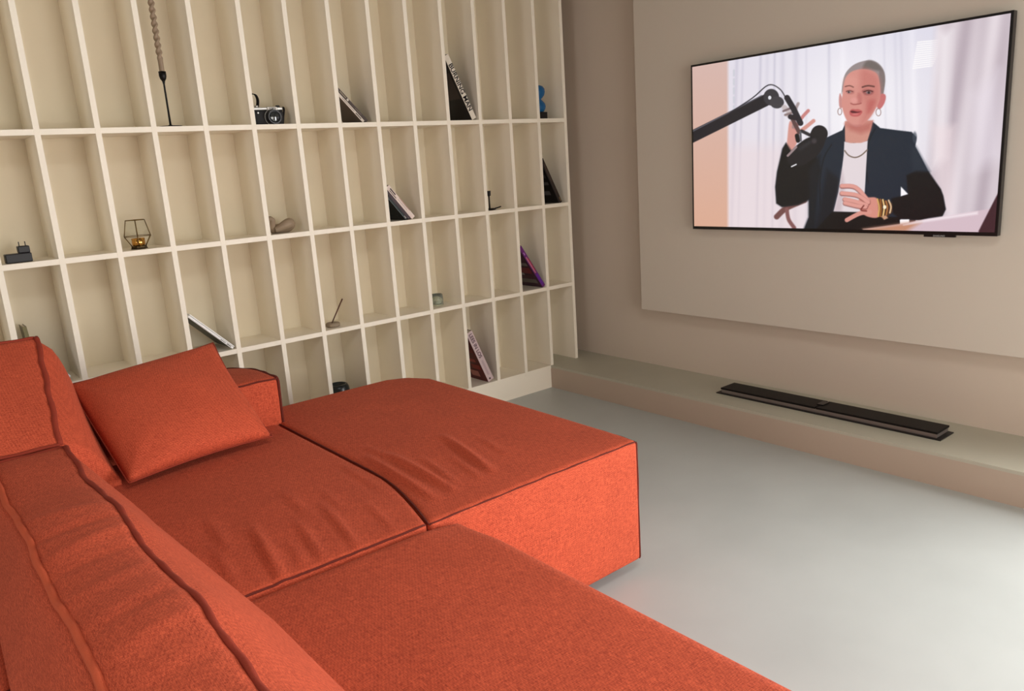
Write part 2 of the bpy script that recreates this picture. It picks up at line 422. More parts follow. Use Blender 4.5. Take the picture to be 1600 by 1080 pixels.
    poly(B([(1470, 780), (1430, 838), (1333, 1028), (1345, 1050), (1470, 1050)]), (62, 32, 40), 1)
    # head
    hr = (150, 138, 138)
    poly(Hd([(195, 480), (205, 350), (240, 230), (320, 140), (420, 90), (540, 72), (630, 105), (700, 190), (720, 300), (705, 430), (690, 520), (600, 560), (400, 400), (230, 430)]), hr, .7, sm=True)
    poly(Hd([(450, 175), (480, 95), (545, 74), (640, 120), (690, 200), (600, 190), (540, 180)]), (112, 103, 100), 2.2, sm=True)
    poly(Hd([(650, 200), (700, 200), (718, 300), (705, 430), (680, 480), (650, 380)]), (122, 108, 106), 1.2, sm=True, a=.8)
    poly(Hd([(180, 470), (162, 520), (165, 620), (190, 650), (215, 600)]), (200, 140, 136), .8, sm=True)
    poly(Hd([(655, 490), (710, 478), (728, 520), (705, 600), (655, 660), (620, 620)]), (198, 112, 112), .8, sm=True)
    poly(Hd([(205, 470), (215, 380), (250, 270), (320, 205), (430, 178), (540, 190), (620, 235), (650, 330), (662, 440), (650, 560), (600, 660), (545, 750), (470, 830), (400, 870), (330, 860), (260, 800), (215, 700), (195, 590)]), (212, 144, 134), .9, sm=True)
    poly(Hd([(430, 200), (560, 210), (640, 300), (655, 450), (640, 560), (570, 680), (500, 780), (430, 840), (470, 640), (430, 480)]), (196, 120, 112), 6.0, sm=True, a=.8)
    poly(Hd([(520, 560), (600, 560), (560, 680), (500, 700)]), (180, 84, 82), 3.5, sm=True, a=.5)
    ell(*Hd([(300, 330)])[0], 11, 9, (228, 160, 148), .9, a=.35)
    line(Hd([(238, 388), (290, 378), (335, 395)]), .9, (120, 76, 70), .6, sm=True)
    line(Hd([(445, 395), (510, 378), (585, 388)]), 1.2, (100, 60, 56), .7, sm=True)
    poly(Hd([(245, 440), (290, 425), (345, 440), (335, 475), (270, 478)]), (186, 118, 112), 1.2, sm=True)
    poly(Hd([(440, 440), (500, 420), (580, 440), (560, 482), (480, 490)]), (160, 92, 90), 1.4, sm=True)
    ell(*Hd([(284, 456)])[0], 3.0, 1.6, (150, 130, 130), .5); ell(*Hd([(518, 460)])[0], 3.9, 1.9, (140, 118, 120), .5)
    ell(*Hd([(280, 456)])[0], 1.5, 1.7, (72, 56, 58), .4); ell(*Hd([(522, 460)])[0], 2.0, 2.1, (58, 42, 46), .4)
    line(Hd([(250, 448), (290, 436), (330, 450)]), .5, (80, 48, 46), .5, sm=True)
    line(Hd([(460, 452), (520, 434), (568, 448)]), .7, (66, 38, 38), .5, sm=True)
    poly(Hd([(385, 470), (430, 480), (440, 560), (425, 590), (385, 575)]), (186, 108, 104), 2, sm=True, a=.7)
    ell(*Hd([(345, 555)])[0], 5, 4.2, (226, 156, 150), .9, a=.7)
    line(Hd([(305, 590), (325, 600), (350, 604), (385, 600), (428, 590)]), .7, (150, 72, 70), .8, sm=True)
    poly(Hd([(290, 690), (320, 660), (360, 662), (400, 662), (445, 690), (410, 740), (350, 750), (300, 735)]), (190, 92, 92), .9, sm=True)
    poly(Hd([(298, 686), (330, 678), (380, 690), (432, 690), (370, 708), (320, 706)]), (92, 36, 42), .6, sm=True)
    ell(*Hd([(360, 722)])[0], 5, 1.5, (216, 128, 126), .8, a=.7)
    poly(Hd([(250, 800), (330, 850), (430, 850), (400, 872), (330, 866)]), (176, 104, 100), 2, sm=True, a=.6)
    for cx, cy, rx, ry in ((172, 690, 24, 40), (638, 698, 30, 44)):
        pts = [(cx+rx*math.cos(k*.3), cy+ry*math.sin(k*.3)) for k in range(22)]
        line(Hd(pts), .55, (150, 118, 112), .5)
    # boom arm, joint, cable, microphone
    bk = (30, 29, 36)
    line(B([(40, 618), (385, 447)]), 9.2, bk, .6)
    line(B([(50, 590), (370, 425)]), .9, (90, 90, 100), .5)
    line(B([(230, 500), (330, 435), (400, 378), (450, 395), (480, 440), (505, 480)]), .9, (48, 46, 54), .5, sm=True)
    ell(*B([(413, 432)])[0], 12.2, 13, (52, 51, 58), .08)
    ell(*B([(438, 455)])[0], 11, 9.5, (62, 60, 66), .1)
    ell(*B([(406, 434)])[0], 2.5, 3, (225, 225, 232), .3)
    line(Mc([(375, 390), (430, 440), (420, 470)]), 4, (196, 184, 186), 1.2); line(Mc([(365, 430), (440, 400)]), 1.6, (120, 100, 104), .8); line(Mc([(385, 470), (450, 450)]), 1.8, (140, 120, 120), .8)
    line(Mc([(405, 290), (470, 400), (545, 555)]), 4.6, (38, 36, 44), .6)
    line(Mc([(455, 500), (530, 650)]), 3.2, (92, 66, 66), .8)
    line(Mc([(440, 490), (500, 500)]), 4, (36, 32, 40), .8)
    line(Mc([(560, 640), (640, 680)]), 2.6, (44, 42, 48), .6)
    line(Mc([(510, 690), (520, 740)]), 3.5, (20, 20, 24), .6)
    line(Mc([(545, 650), (550, 740)]), 1.6, (90, 90, 98), .6)
    line(Mc([(745, 668), (735, 690)]), 13.2, (26, 25, 30), .6)
    poly(Mc([(410, 905), (520, 780), (660, 700), (800, 740), (740, 880), (640, 960), (540, 1010), (440, 1000)]), (24, 24, 29), .8, sm=True)
    line(Mc([(412, 900), (500, 810)]), 1.8, (150, 130, 132), .6)
    line(Mc([(452, 1015), (500, 992)]), 1.0, (225, 222, 225), .4)
    line(Mc([(540, 830), (640, 760)]), 3, (50, 50, 56), 2, a=.6)
    ell(*Mc([(690, 745)])[0], 4, 4, (66, 60, 66), .8, a=.8)
    img_ = np.clip(img, 0, 255)/255
    l = np.where(img_ <= .04045, img_/12.92, ((img_+.055)/1.055)**2.4)
    me = bpy.data.meshes.new('screen')
    w0 = parent_world(tv)
    co = np.stack([np.full(PYY.shape, TX-.0006)-w0.x, PYY-w0.y, PZ-w0.z], -1).reshape(-1, 3)
    idx = np.arange((NU+1)*(NV+1)).reshape(NV+1, NU+1)
    F = np.stack([idx[:-1, :-1], idx[1:, :-1], idx[1:, 1:], idx[:-1, 1:]], -1).reshape(-1, 4)
    me.vertices.add(len(co)); me.vertices.foreach_set('co', co.ravel())
    me.loops.add(F.size); me.loops.foreach_set('vertex_index', F.ravel().astype(np.int32))
    me.polygons.add(len(F)); me.polygons.foreach_set('loop_start', np.arange(0, F.size, 4, dtype=np.int32))
    me.update(calc_edges=True)
    ca = me.color_attributes.new('picture', 'FLOAT_COLOR', 'POINT')
    ca.data.foreach_set('color', np.concatenate([l.reshape(-1, 3), np.ones((len(co), 1))], 1).ravel().astype(np.float32))
    m = bpy.data.materials.new('lit_screen'); m.use_nodes = True; nt = m.node_tree
    b = nt.nodes['Principled BSDF']; b.inputs['Base Color'].default_value = (.01, .01, .01, 1); b.inputs['Roughness'].default_value = .25
    at = nt.nodes.new('ShaderNodeVertexColor'); at.layer_name = 'picture'
    nt.links.new(at.outputs[0], b.inputs['Emission Color']); b.inputs['Emission Strength'].default_value = 1.0
    me.materials.append(m)
    o = bpy.data.objects.new('screen', me); COL.objects.link(o); o.parent = tv
    return o
tv_picture()

# ================================================================= LOW BLACK ETHANOL BURNER ON THE LEDGE
sb = empty('burner', (-.015, -1.433, K), 'long flat black ethanol soundbar with grey sides lying on the ledge below the television', 'burner')
bm = nb(); box(bm, (-.075, -1.906, K), (.036, -.960, K+.0035)); put('base_plate', bm, M_black, sb)
bm = nb(); box(bm, (-.062, -1.887, K+.0035), (.034, -.980, K+.018)); put('body', bm, mat('brushed_steel', (150, 142, 138), .35, metal=.7), sb)
for a, b in ((-1.890, -1.428), (-1.424, -.977)):
    bm = nb(); box(bm, (-.065, a, K+.018), (.037, b, K+.026)); put('lid', bm, mat('satin_black', (13, 11, 11), .5, spec=.25), sb, bevel=.0015)
bm = nb(); box(bm, (-.03, -1.44, K+.026), (.02, -1.412, K+.029)); put('latch', bm, M_bezel, sb, bevel=.001)

# ================================================================= SOFA
def soft_box(name, parent, lo, hi, res, bulge, r=.012, pw=.6, warp=None, side=None, m=None):
    """padded block: faces swell between crisp edges. returns object, edge lookup in world coordinates"""
    lo = Vector(lo); hi = Vector(hi); n = [max(3, round((hi[i]-lo[i])/res)) for i in range(3)]
    bm = nb(); V = {}
    def pos(i, j, k):
        s = [2*i/n[0]-1, 2*j/n[1]-1, 2*k/n[2]-1]
        p = Vector([lo[a]+(hi[a]-lo[a])*(s[a]+1)/2 for a in range(3)])
        q = Vector([min(max(p[a], lo[a]+r), hi[a]-r) for a in range(3)])
        d = p-q
        nz = sum(1 for a in range(3) if abs(d[a]) > 1e-9)
        if nz > 1: p = q+d.normalized()*r
        for a in range(3):
            if abs(abs(s[a])-1) < 1e-9:
                o1, o2 = [s[b] for b in range(3) if b != a]
                f = (max(0, 1-o1*o1)*max(0, 1-o2*o2))**pw
                if side and (a, s[a] > 0) in side: f = side[(a, s[a] > 0)](*s)
                p[a] += (1 if s[a] > 0 else -1)*bulge[a*2+(1 if s[a] > 0 else 0)]*f
        if warp: p = warp(p, s)
        return p
    def vert(i, j, k):
        if (i, j, k) not in V: V[(i, j, k)] = bm.verts.new(pos(i, j, k))
        return V[(i, j, k)]
    for a in range(3):
        b, c = [(1, 2), (2, 0), (0, 1)][a]
        for e in (0, n[a]):
            for x in range(n[b]):
                for y in range(n[c]):
                    q = []
                    for dx, dy in ((0, 0), (1, 0), (1, 1), (0, 1)):
                        t_ = [0, 0, 0]; t_[a] = e; t_[b] = x+dx; t_[c] = y+dy; q.append(vert(*t_))
                    if e == 0: q.reverse()
                    bm.faces.new(q)
    def edge(axis, e1, e2, off=.0):
        """world points along an edge; e1,e2 in {0,1} pick it among the four"""
        o = [b for b in range(3) if b != axis]; pts = []
        for t_ in range(n[axis]+1):
            ijk = [0, 0, 0]; ijk[axis] = t_; ijk[o[0]] = e1*n[o[0]]; ijk[o[1]] = e2*n[o[1]]
            p = pos(*ijk); dd = Vector((0, 0, 0)); dd[o[0]] = (1 if e1 else -1)*off; dd[o[1]] = (1 if e2 else -1)*off
            pts.append(p+dd)
        return pts
    ob = put(name, bm, m or M_fab, parent, smooth=True)
    return ob, edge
def wob(pts, amp, fr, ph=0.):
    out = []
    for i, p in enumerate(pts):
        s = (p.x+p.y*1.3+p.z)*fr+ph
        out.append(p+Vector((math.sin(s)*amp, math.cos(s*1.7)*amp*.6, math.sin(s*2.3+1)*amp)))
    return out
def piping(parent, pts, r=.0045, m=None, amp=.001):
    bm = nb(); tube(bm, wob(pts, amp, 28), r, 8); return put('piping', bm, m or M_pipe, parent, smooth=True)

def ridge(p, x0, y0, x1, y1, wd, h):
    ex, ey = x1-x0, y1-y0; L2 = ex*ex+ey*ey
    t_ = ((p.x-x0)*ex+(p.y-y0)*ey)/L2; tt = min(max(t_, 0), 1)
    d = math.hypot(p.x-x0-tt*ex, p.y-y0-tt*ey)
    return h*math.exp(-(d/wd)**2)*math.sin(math.pi*(.06+.88*tt))**.8 if 0 <= t_ <= 1 else h*math.exp(-(d/wd)**2)*.24
def fold(x0, y0, x1, y1, wd, h):      # a crease: raised lip with a narrow valley on its left
    return [(x0, y0, x1, y1, wd, h), (x0-wd*1.5, y0-.02, x1-wd*1.5, y1+.01, wd*.8, -h*.45)]
RA = fold(-1.665, -1.17, -1.728, -1.48, .013, .013)+fold(-1.845, -1.17, -1.862, -1.50, .013, .012)+fold(-1.895, -1.13, -1.922, -1.50, .012, .012)+fold(-1.80, -1.26, -1.835, -1.48, .009, .006) \
    +fold(-1.86, -1.05, -1.852, -1.25, .010, .004)+fold(-1.60, -1.25, -1.63, -1.42, .012, .003)+fold(-1.745, -1.32, -1.775, -1.5, .010, .004)
RB = fold(-1.97, -1.12, -1.985, -1.38, .012, .006)+fold(-2.13, -1.33, -2.172, -1.59, .010, .010)+fold(-2.215, -1.38, -2.248, -1.58, .010, .009)+fold(-2.30, -1.33, -2.345, -1.60, .012, .013) \
    +fold(-2.05, -1.40, -2.075, -1.57, .009, .006)+fold(-2.165, -1.18, -2.18, -1.37, .012, .005)+fold(-2.36, -1.22, -2.385, -1.45, .013, .006)+fold(-2.09, -1.25, -2.11, -1.40, .010, .004)+fold(-2.27, -1.45, -2.29, -1.58, .008, .005)+fold(-2.40, -1.35, -2.42, -1.56, .011, .006)
def seam_x(y):
    t_ = min(1, max(0, (-1.27-y)/.32)); return .031-.068*t_**1.4
def warpA(p, s):
    k = (1-s[0])/2
    p.x += seam_x(p.y)*k
    if s[2] > .99:
        for q in RA: p.z += .8*ridge(p, *q)
    # rounded far corner
    dx = max(0, p.x+1.43)/.125; dy = max(0, p.y+.57)/.13
    if s[2] > 0: p.z -= .012*min(1, dx)*min(1, dy)*s[2]
    p.x -= .03*min(1, dx)*min(1, dy)
    p.z -= .006*math.exp(-((p.y+1.6)/.05)**2)*(1 if s[2] > 0 else 0)*abs(s[0]*.3)
    return p
def warpB(p, s):
    p.x += seam_x(p.y)*(1+s[0])/2
    if s[2] > .99:
        for q in RB: p.z += .5*ridge(p, *q)
    return p
sofa = empty('sectional_sofa', (-2.0, -1.6, 0), 'L-shaped rust-orange fabric sectional sofa with piped seams filling the foreground', 'sofa')
SZ = .40
seatA, eA = soft_box('chaise_seat', sofa, (-1.965, -1.597, .035), (-1.305, -.44, SZ), .009, (0, .012, .012, .01, 0, .012), warp=warpA)
seatA['label'] = 'wide armless end seat with creased top'
piping(seatA, eA(0, 0, 1, -.001), r=.0026, m=M_pipeD, amp=.0006); piping(seatA, eA(1, 1, 1, -.001), r=.0028, m=M_pipeD, amp=.0006); piping(seatA, eA(2, 1, 0, .0005), r=.0034, m=M_pipeD, amp=.0006)
piping(seatA, eA(1, 0, 1, .0012), r=.0024, m=M_pipeD, amp=.0002)
seatB, eB = soft_box('seat', sofa, (-2.835, -1.597, .035), (-1.967, -.44, SZ), .009, (0, 0, .008, .01, 0, .012), warp=warpB)
piping(seatB, eB(0, 0, 1, .001), r=.0024, m=M_pipeD, amp=.0003)
def warpC(p, s):
    if s[2] > .99:
        p.z += ridge(p, -2.2, -1.9, -2.35, -2.3, .05, .002)
    dx = max(0, p.x+2.03)/.10; dy = max(0, p.y+1.76)/.12
    if s[2] > 0: p.z -= .012*min(1, dx)*min(1, dy)*s[2]
    return p
seatC, eC = soft_box('seat', sofa, (-2.835, -2.95, .035), (-1.925, -1.604, SZ-.004), .016, (0, .015, 0, .0, 0, .012), r=.02, warp=warpC)
piping(seatC, eC(1, 1, 1, -.006), r=.003)
for fx, fy in ((-1.36, -1.53), (-1.37, -.5), (-1.9, -1.5), (-2.67, -1.5), (-2.67, -.5), (-2.0, -2.85), (-2.67, -2.85), (-2.0, -1.75)):
    bm = nb(); lathe(bm, [(.011, 0), (.012, .003), (.012, .03), (.016, .037)], (fx, fy, 0), 16); put('foot', bm, M_black, sofa, smooth=False)
# low arm at the far side
def warpD(p, s):
    t_ = max(0, (p.y+.52)/.22)
    p.x -= .055*t_*t_*max(0, s[0])
    if s[2] > 0: p.z -= .012*t_*t_*s[2]
    return p
arm, eD = soft_box('armrest', sofa, (-2.56, -.622, .36), (-1.915, -.30, .552), .012, (0, .012, .010, .01, 0, .012), r=.010, warp=warpD)
piping(arm, eD(0, 0, 1, .0), r=.003, m=M_pipeD); piping(arm, eD(2, 1, 0, .001), r=.0048, m=M_pipeD); piping(arm, eD(1, 1, 1, .001), r=.0048, m=M_pipeD)
# long low back along the left (foreground)
RF = [(-2.74, -1.30, -2.56, -1.34, .022, .004), (-2.74, -1.42, -2.56, -1.40, .014, -.006), (-2.74, -1.52, -2.56, -1.46, .018, .006), (-2.74, -1.58, -2.56, -1.545, .012, -.004),
      (-2.74, -1.70, -2.56, -1.64, .02, .004), (-2.73, -1.84, -2.56, -1.76, .016, -.005), (-2.73, -1.92, -2.56, -1.86, .02, .004), (-2.72, -2.02, -2.56, -1.98, .014, -.003)]
def belly(i, j, k):   # k: -1 bottom .. 1 top, fullest in the upper half
    e = max(0, 1-abs(j)**14)*(1+.34*min(1, max(0, (.68-j)/.55)))
    return e*((1-k)/2)**.8*(1 if k > -.6 else max(0, (1+k)/.4)**.3)
def warpF(p, s):
    if s[2] > .99:
        for q in RF: p.z += ridge(p, *q)
    wv = math.sin(p.y*13)*.003+math.sin(p.y*31+1)*.0012
    if s[2] > 0: p.x += wv*s[2]*(s[0] if s[0] > 0 else -.5*s[0])
    p.z += .006*math.sin(p.y*13+.5)*(s[2] if s[2] > 0 else 0)
    return p
back1, eF = soft_box('backrest', sofa, (-2.725, -2.95, .385), (-2.565, -.83, .55), .0125, (.080, .126, 0, .012, 0, .014), r=.008, warp=warpF,
                     side={(0, True): belly, (0, False): belly})
back1['label'] = 'low backrest in the foreground'
piping(back1, eF(1, 1, 1, .001), r=.0065, amp=.0015); piping(back1, eF(1, 0, 1, .001), r=.0065, m=M_pipeL); piping(back1, eF(0, 1, 1, .001), r=.005)
# big back cushion lying tilted in the corner beyond it
def bellyE(i, j, k):
    e = min(1, (1-j)/2/.07)**.4 if j < 1 else 0
    return e*((1-k)/2)**.52*(1 if k > -.7 else max(0, (1+k)/.3)**.4)
def warpE(p, s):
    t_ = (s[2]+1)/2; d_ = (p.y+.80)
    p.z += t_*d_*.60
    p.x += t_*d_*.12*max(0, s[0])
    if s[2] > .99: p.z += .004*math.sin(p.x*34)*(1-s[1]*s[1])
    return p
back2, eE = soft_box('back_cushion', sofa, (-2.95, -.815, .385), (-2.568, -.445, .567), .0125, (.0, .135, .004, .01, 0, .016), r=.008, warp=warpE,
                     side={(0, True): bellyE})
back2['label'] = 'tilted corner back cushion'
piping(back2, eE(1, 1, 1, .001), r=.007, amp=.002)
piping(back2, eE(0, 0, 1, .001), r=.005); piping(back2, eE(0, 1, 1, .001), r=.005)

# throw pillow leaning on the arm
def pillow():
    BL, BR, TR, TL = Vector((-2.445, -.872, .430)), Vector((-2.033, -.815, .430)), Vector((-2.052, -.468, .672)), Vector((-2.478, -.470, .630))
    root = empty('throw_pillow', (-2.27, -.80, .41), 'plain rust-orange throw pillow leaning against the low arm at the sofa corner', 'pillow')
    bm = nb(); N = 44; G = [{}, {}]
    for s, sg in ((0, 1), (1, -1)):
        for i in range(N+1):
            for j in range(N+1):
                a, b = 2*i/N-1, 2*j/N-1
                if s == 1 and (i in (0, N) or j in (0, N)): G[1][i, j] = G[0][i, j]; continue
                # pinched sides
                aa = a*(1-(.055 if a > 0 else .0)*(1-b*b)*abs(a)); bb = b*(1-.05*(1-a*a)*abs(b))
                u, v = (aa+1)/2, (bb+1)/2
                p = (BL*(1-u)+BR*u)*(1-v)+(TL*(1-u)+TR*u)*v
                nrm = (BR-BL).cross(TL-BL).normalized()
                if nrm.y > 0: nrm = -nrm
                h = .062*((1-a*a)*(1-b*b))**.42*(1-.25*b)
                h += .004*math.sin(5*a+3*b)*(1-a*a)*(1-b*b)
                # puckers that run in from the corners
                for cx, cy in ((-1, -1), (1, -1), (1, 1), (-1, 1)):
                    rr = math.hypot(a-cx, b-cy); th = math.atan2(b-cy, a-cx)
                    h += .0035*math.sin(th*9)*math.exp(-(rr/.5)**2)*min(1, rr*4)*(1-a*a)**.3*(1-b*b)**.3
                G[s][i, j] = bm.verts.new(p+nrm*h*sg*(1 if s == 0 else .2))
        for i in range(N):
            for j in range(N):
                q = [G[s][i, j], G[s][i+1, j], G[s][i+1, j+1], G[s][i, j+1]]
                if s: q.reverse()
                bm.faces.new(q)
    rim = [G[0][i, 0].co.copy() for i in range(N)]+[G[0][N, j].co.copy() for j in range(N)]+[G[0][N-i, N].co.copy() for i in range(N)]+[G[0][0, N-j].co.copy() for j in range(N)]
    put('cover', bm, M_fab, root, smooth=True)
    bm = nb(); tube(bm, rim, .0022, 6, closed=True); put('seam', bm, M_pipe, root, smooth=True)
pillow()

# ================================================================= THINGS ON THE SHELVES
def book(label, div, zs, L, T, th, dep, y0, spine, cover, x0=None, text=None, tcol=None, tsize=None, marks=(), pages=(225, 215, 198), group=None, cat='book', name='book', face=()):
    th = math.radians(th); xf = -div*P+TH/2+.0015
    if x0 is None: x0 = xf+L*math.sin(th)
    # local frame: +a along the spine (upwards), +n to the thickness, +y into the shelf
    a = Vector((-math.sin(th), 0, math.cos(th))); n = Vector((math.cos(th), 0, math.sin(th))); yv = Vector((0, 1, 0))
    root = empty(name, (x0, y0, zs+.0005), label, cat, group)
    Mx = Matrix((n, yv, a)).transposed().to_4x4()
    c = .0016
    bm = nb(); box(bm, (0, .001, 0), (c, dep, L), 1, Mx); box(bm, (T-c, .001, 0), (T, dep, L), 1, Mx); box(bm, (0, 0, 0), (T, .0014, L), 0, Mx)
    key = 'cover_%d_%d_%d' % cover; key2 = 'spine_%d_%d_%d' % spine
    put('cover', bm, [mat(key2, spine, .5), mat(key, cover, .35)], root, loc=(0, 0, 0))
    bm = nb(); box(bm, (c, .0014, .003), (T-c, dep-.003, L-.003), 0, Mx); put('pages', bm, mat('paper_%d' % pages[0], pages, .9), root, loc=(0, 0, 0))
    if text:
        t_ = text_bm(text, tsize or T*.8, (tsize or T*.8)*.02)
        # text x -> down the spine (-a), text y -> +n, faces the room (-y)
        R = Matrix((-a, n, -yv)).transposed().to_4x4()
        t_.transform(Matrix.Translation(a*L*.5+n*T*.5-yv*.0008) @ R)
        put('spine_lettering', t_, mat('ink_%d_%d_%d' % tcol, tcol, .6), root, loc=(0, 0, 0))
    if marks:
        for (s0, s1, t0, t1, colr) in marks:
            bm = nb(); box(bm, (T*t0, -.0008, L*s0), (T*t1, -.0001, L*s1), 0, Mx)
            put('spine_print', bm, mat('mark_%d_%d_%d' % colr, colr, .6), root, loc=(0, 0, 0))
    if face:
        for q, (s0, s1, d0, d1, colr) in enumerate(face):
            bm = nb(); box(bm, (-.0006-.0001*q, dep*d0, L*s0), (-.0001, dep*d1, L*s1), 0, Mx)
            put('cover_print', bm, mat('print_%d_%d_%d' % colr, colr, .4), root, loc=(0, 0, 0))
    return root
S1, S2, S3, S4 = Z1+TH/2, Z2+TH/2, Z3+TH/2, Z4
W_ = (222, 210, 196); BK = (24, 20, 20)
book('big art book with white spine lettered BURNING MAN leaning in the upper row', 4, S1, .305, .026, 25.5, .17, .012, (226, 216, 200), (40, 34, 32), text='BURNING MAN', tcol=(20, 18, 18), tsize=.0325,
     face=((.35, .75, .1, .9, (70, 60, 54)),))
# two magazines in the upper row
b1x = -7*P+TH/2+.0015+.165*math.sin(math.radians(43))
book('slim pale-spined book leaning under a dark book in the upper row', 7, S1, .165, .011, 43, .15, .03, (218, 206, 192), (120, 104, 92), marks=((.1, .3, .3, .7, (90, 80, 74)), (.35, .8, .45, .6, (120, 110, 100))))
book('dark patterned book leaning on top of a slim pale book in the upper row', 7, S1, .185, .013, 43, .15, .03, (66, 52, 44), (40, 30, 26), x0=b1x+.0115/math.cos(math.radians(43)),
     marks=((.62, .67, .2, .9, (215, 205, 192)), (.7, .9, .35, .7, (150, 136, 116)), (.2, .4, .4, .6, (120, 104, 92))))
# dark pair, right end of the second row
book('thin black book leaning lowermost at the right end of the second row', 1, S2, .235, .010, 27.5, .17, .012, (34, 28, 26), (14, 12, 12), marks=((.1, .9, .7, .9, (70, 58, 52)),),
     face=((.2, .3, .2, .6, (96, 94, 96)), (.45, .52, .1, .5, (88, 86, 88)), (.62, .7, .1, .35, (70, 68, 70))))
book('black book with dull gold edge leaning uppermost at the right end of the second row', 1, S2, .252, .011, 27.5, .17, .012, (46, 34, 28), (16, 14, 14), x0=-P+TH/2+.0015+.235*math.sin(math.radians(27.5))+.0105/math.cos(math.radians(27.5)),
     marks=((.03, .12, .2, .8, (120, 96, 70)), (.5, .9, .1, .3, (90, 70, 58))))
# stack of three, middle of the second row
th6 = math.radians(39); xw = -.958
book('white-spined book, uppermost of three leaning in the second row', 6, S2, .186, .020, 39, .16, .012, (226, 208, 198), (200, 188, 178), x0=xw,
     marks=((.72, .92, .55, .8, (60, 48, 44)), (.65, .9, .2, .35, (50, 42, 40)), (.25, .6, .45, .52, (170, 150, 140)), (.2, .6, .85, .95, (180, 120, 110))))
book('dark purple-brown book, middle of three leaning in the second row', 6, S2, .163, .013, 39, .16, .012, (62, 44, 50), (40, 28, 30), x0=xw-.0135/math.cos(th6))
book('dark teal book, lowermost of three leaning in the second row', 6, S2, .132, .011, 39, .16, .012, (28, 34, 36), (12, 18, 22), x0=xw-.0250/math.cos(th6), marks=((.05, .95, .0, .16, (110, 122, 122)), (.04, .14, .4, .7, (180, 170, 165))),
     face=((.02, .2, .25, .7, (52, 54, 54)),))
book('purple and magenta picture book leaning near the right end of the third row', 2, S3, .262, .020, 33.5, .17, .012, (104, 34, 112), (60, 22, 46),
     marks=((.05, .32, .05, .95, (96, 34, 140)), (.35, .75, .25, .6, (190, 110, 130)), (.4, .7, .62, .9, (150, 36, 70)), (.8, .86, .3, .6, (180, 120, 190))),
     face=((.1, .2, .1, .9, (110, 104, 96)), (.22, .3, .2, .6, (70, 30, 40)), (.35, .5, .1, .7, (120, 30, 44)), (.55, .62, .1, .5, (120, 116, 112)), (.3, .36, .5, .95, (130, 126, 120))))
book('thick cookbook with pinkish lettered spine and dark red cover in the bottom row', 4, S4, .288, .036, 23, .17, .012, (204, 182, 182), (96, 16, 14), text=None,
     marks=((.03, .06, .3, .55, (60, 40, 44)), (.12, .42, .38, .42, (150, 120, 128)), (.12, .42, .55, .59, (150, 120, 128))),
     face=((.08, .2, .3, .7, (190, 120, 110)), (.25, .34, .1, .5, (150, 40, 30)), (.4, .46, .2, .7, (170, 70, 60)), (.6, .66, .1, .7, (120, 30, 26))))
def letter_on(root, body, L, T, th, at, size, colr, nn=.5, off=.02):
    th = math.radians(th); a = Vector((-math.sin(th), 0, math.cos(th))); n = Vector((math.cos(th), 0, math.sin(th))); yv = Vector((0, 1, 0))
    t_ = text_bm(body, size, size*off); R = Matrix((-a, n, -yv)).transposed().to_4x4()
    t_.transform(Matrix.Translation(a*L*at+n*T*nn-yv*.0008) @ R)
    put('spine_lettering', t_, mat('ink_%d_%d_%d' % colr, colr, .6), root, loc=(0, 0, 0))
cook = [o for o in COL.objects if o.get('label', '').startswith('thick cookbook')][0]
letter_on(cook, 'LEES IN LOS', .288, .036, 23, .72, .0265, (96, 70, 78))
book('white-spined book mostly hidden behind the tilted corner cushion of the sofa', 14, S3, .172, .028, 40, .08, .012, (236, 236, 240), (200, 200, 205), x0=-2.414)
book('olive book at the left end of the third row, just peeping above the sofa', 14, S3, .198, .012, 4, .08, .10, (112, 104, 66), (104, 96, 60), x0=-2.480)

# laptop leaning in the third row
def laptop():
    th = math.radians(44); L, T = .213, .014; xf = -11*P+TH/2+.0015; x0 = xf+L*math.sin(th)
    a = Vector((-math.sin(th), 0, math.cos(th))); n = Vector((math.cos(th), 0, math.sin(th)))
    root = empty('laptop', (x0, .006, S3+.0005), 'closed silver-white laptop leaning in the third row above the throw pillow', 'laptop')
    Mx = Matrix((n, Vector((0, 1, 0)), a)).transposed().to_4x4()
    al = mat('silver_aluminium', (248, 247, 244), .35, metal=0.); dk = mat('port_dark', (60, 58, 56), .5)
    bm = nb(); box(bm, (0, 0, 0), (.0085, .18, L), 0, Mx); put('base', bm, al, root, loc=(0, 0, 0), bevel=.002)
    bm = nb(); box(bm, (.0092, 0, 0), (T, .18, L), 0, Mx); put('lid', bm, al, root, loc=(0, 0, 0), bevel=.002)
    bm = nb(); box(bm, (.003, -.0006, .012), (.006, .001, .032), 0, Mx); put('port', bm, dk, root, loc=(0, 0, 0))
    bm = nb(); box(bm, (.0035, -.0006, .038), (.0055, .001, .062), 0, Mx); put('port', bm, dk, root, loc=(0, 0, 0))
    bm = nb(); box(bm, (-.0008, .01, .01), (0, .17, L-.01), 0, Mx); put('bottom_cover', bm, mat('laptop_bottom', (90, 92, 84), .5, metal=.3), root, loc=(0, 0, 0))
laptop()

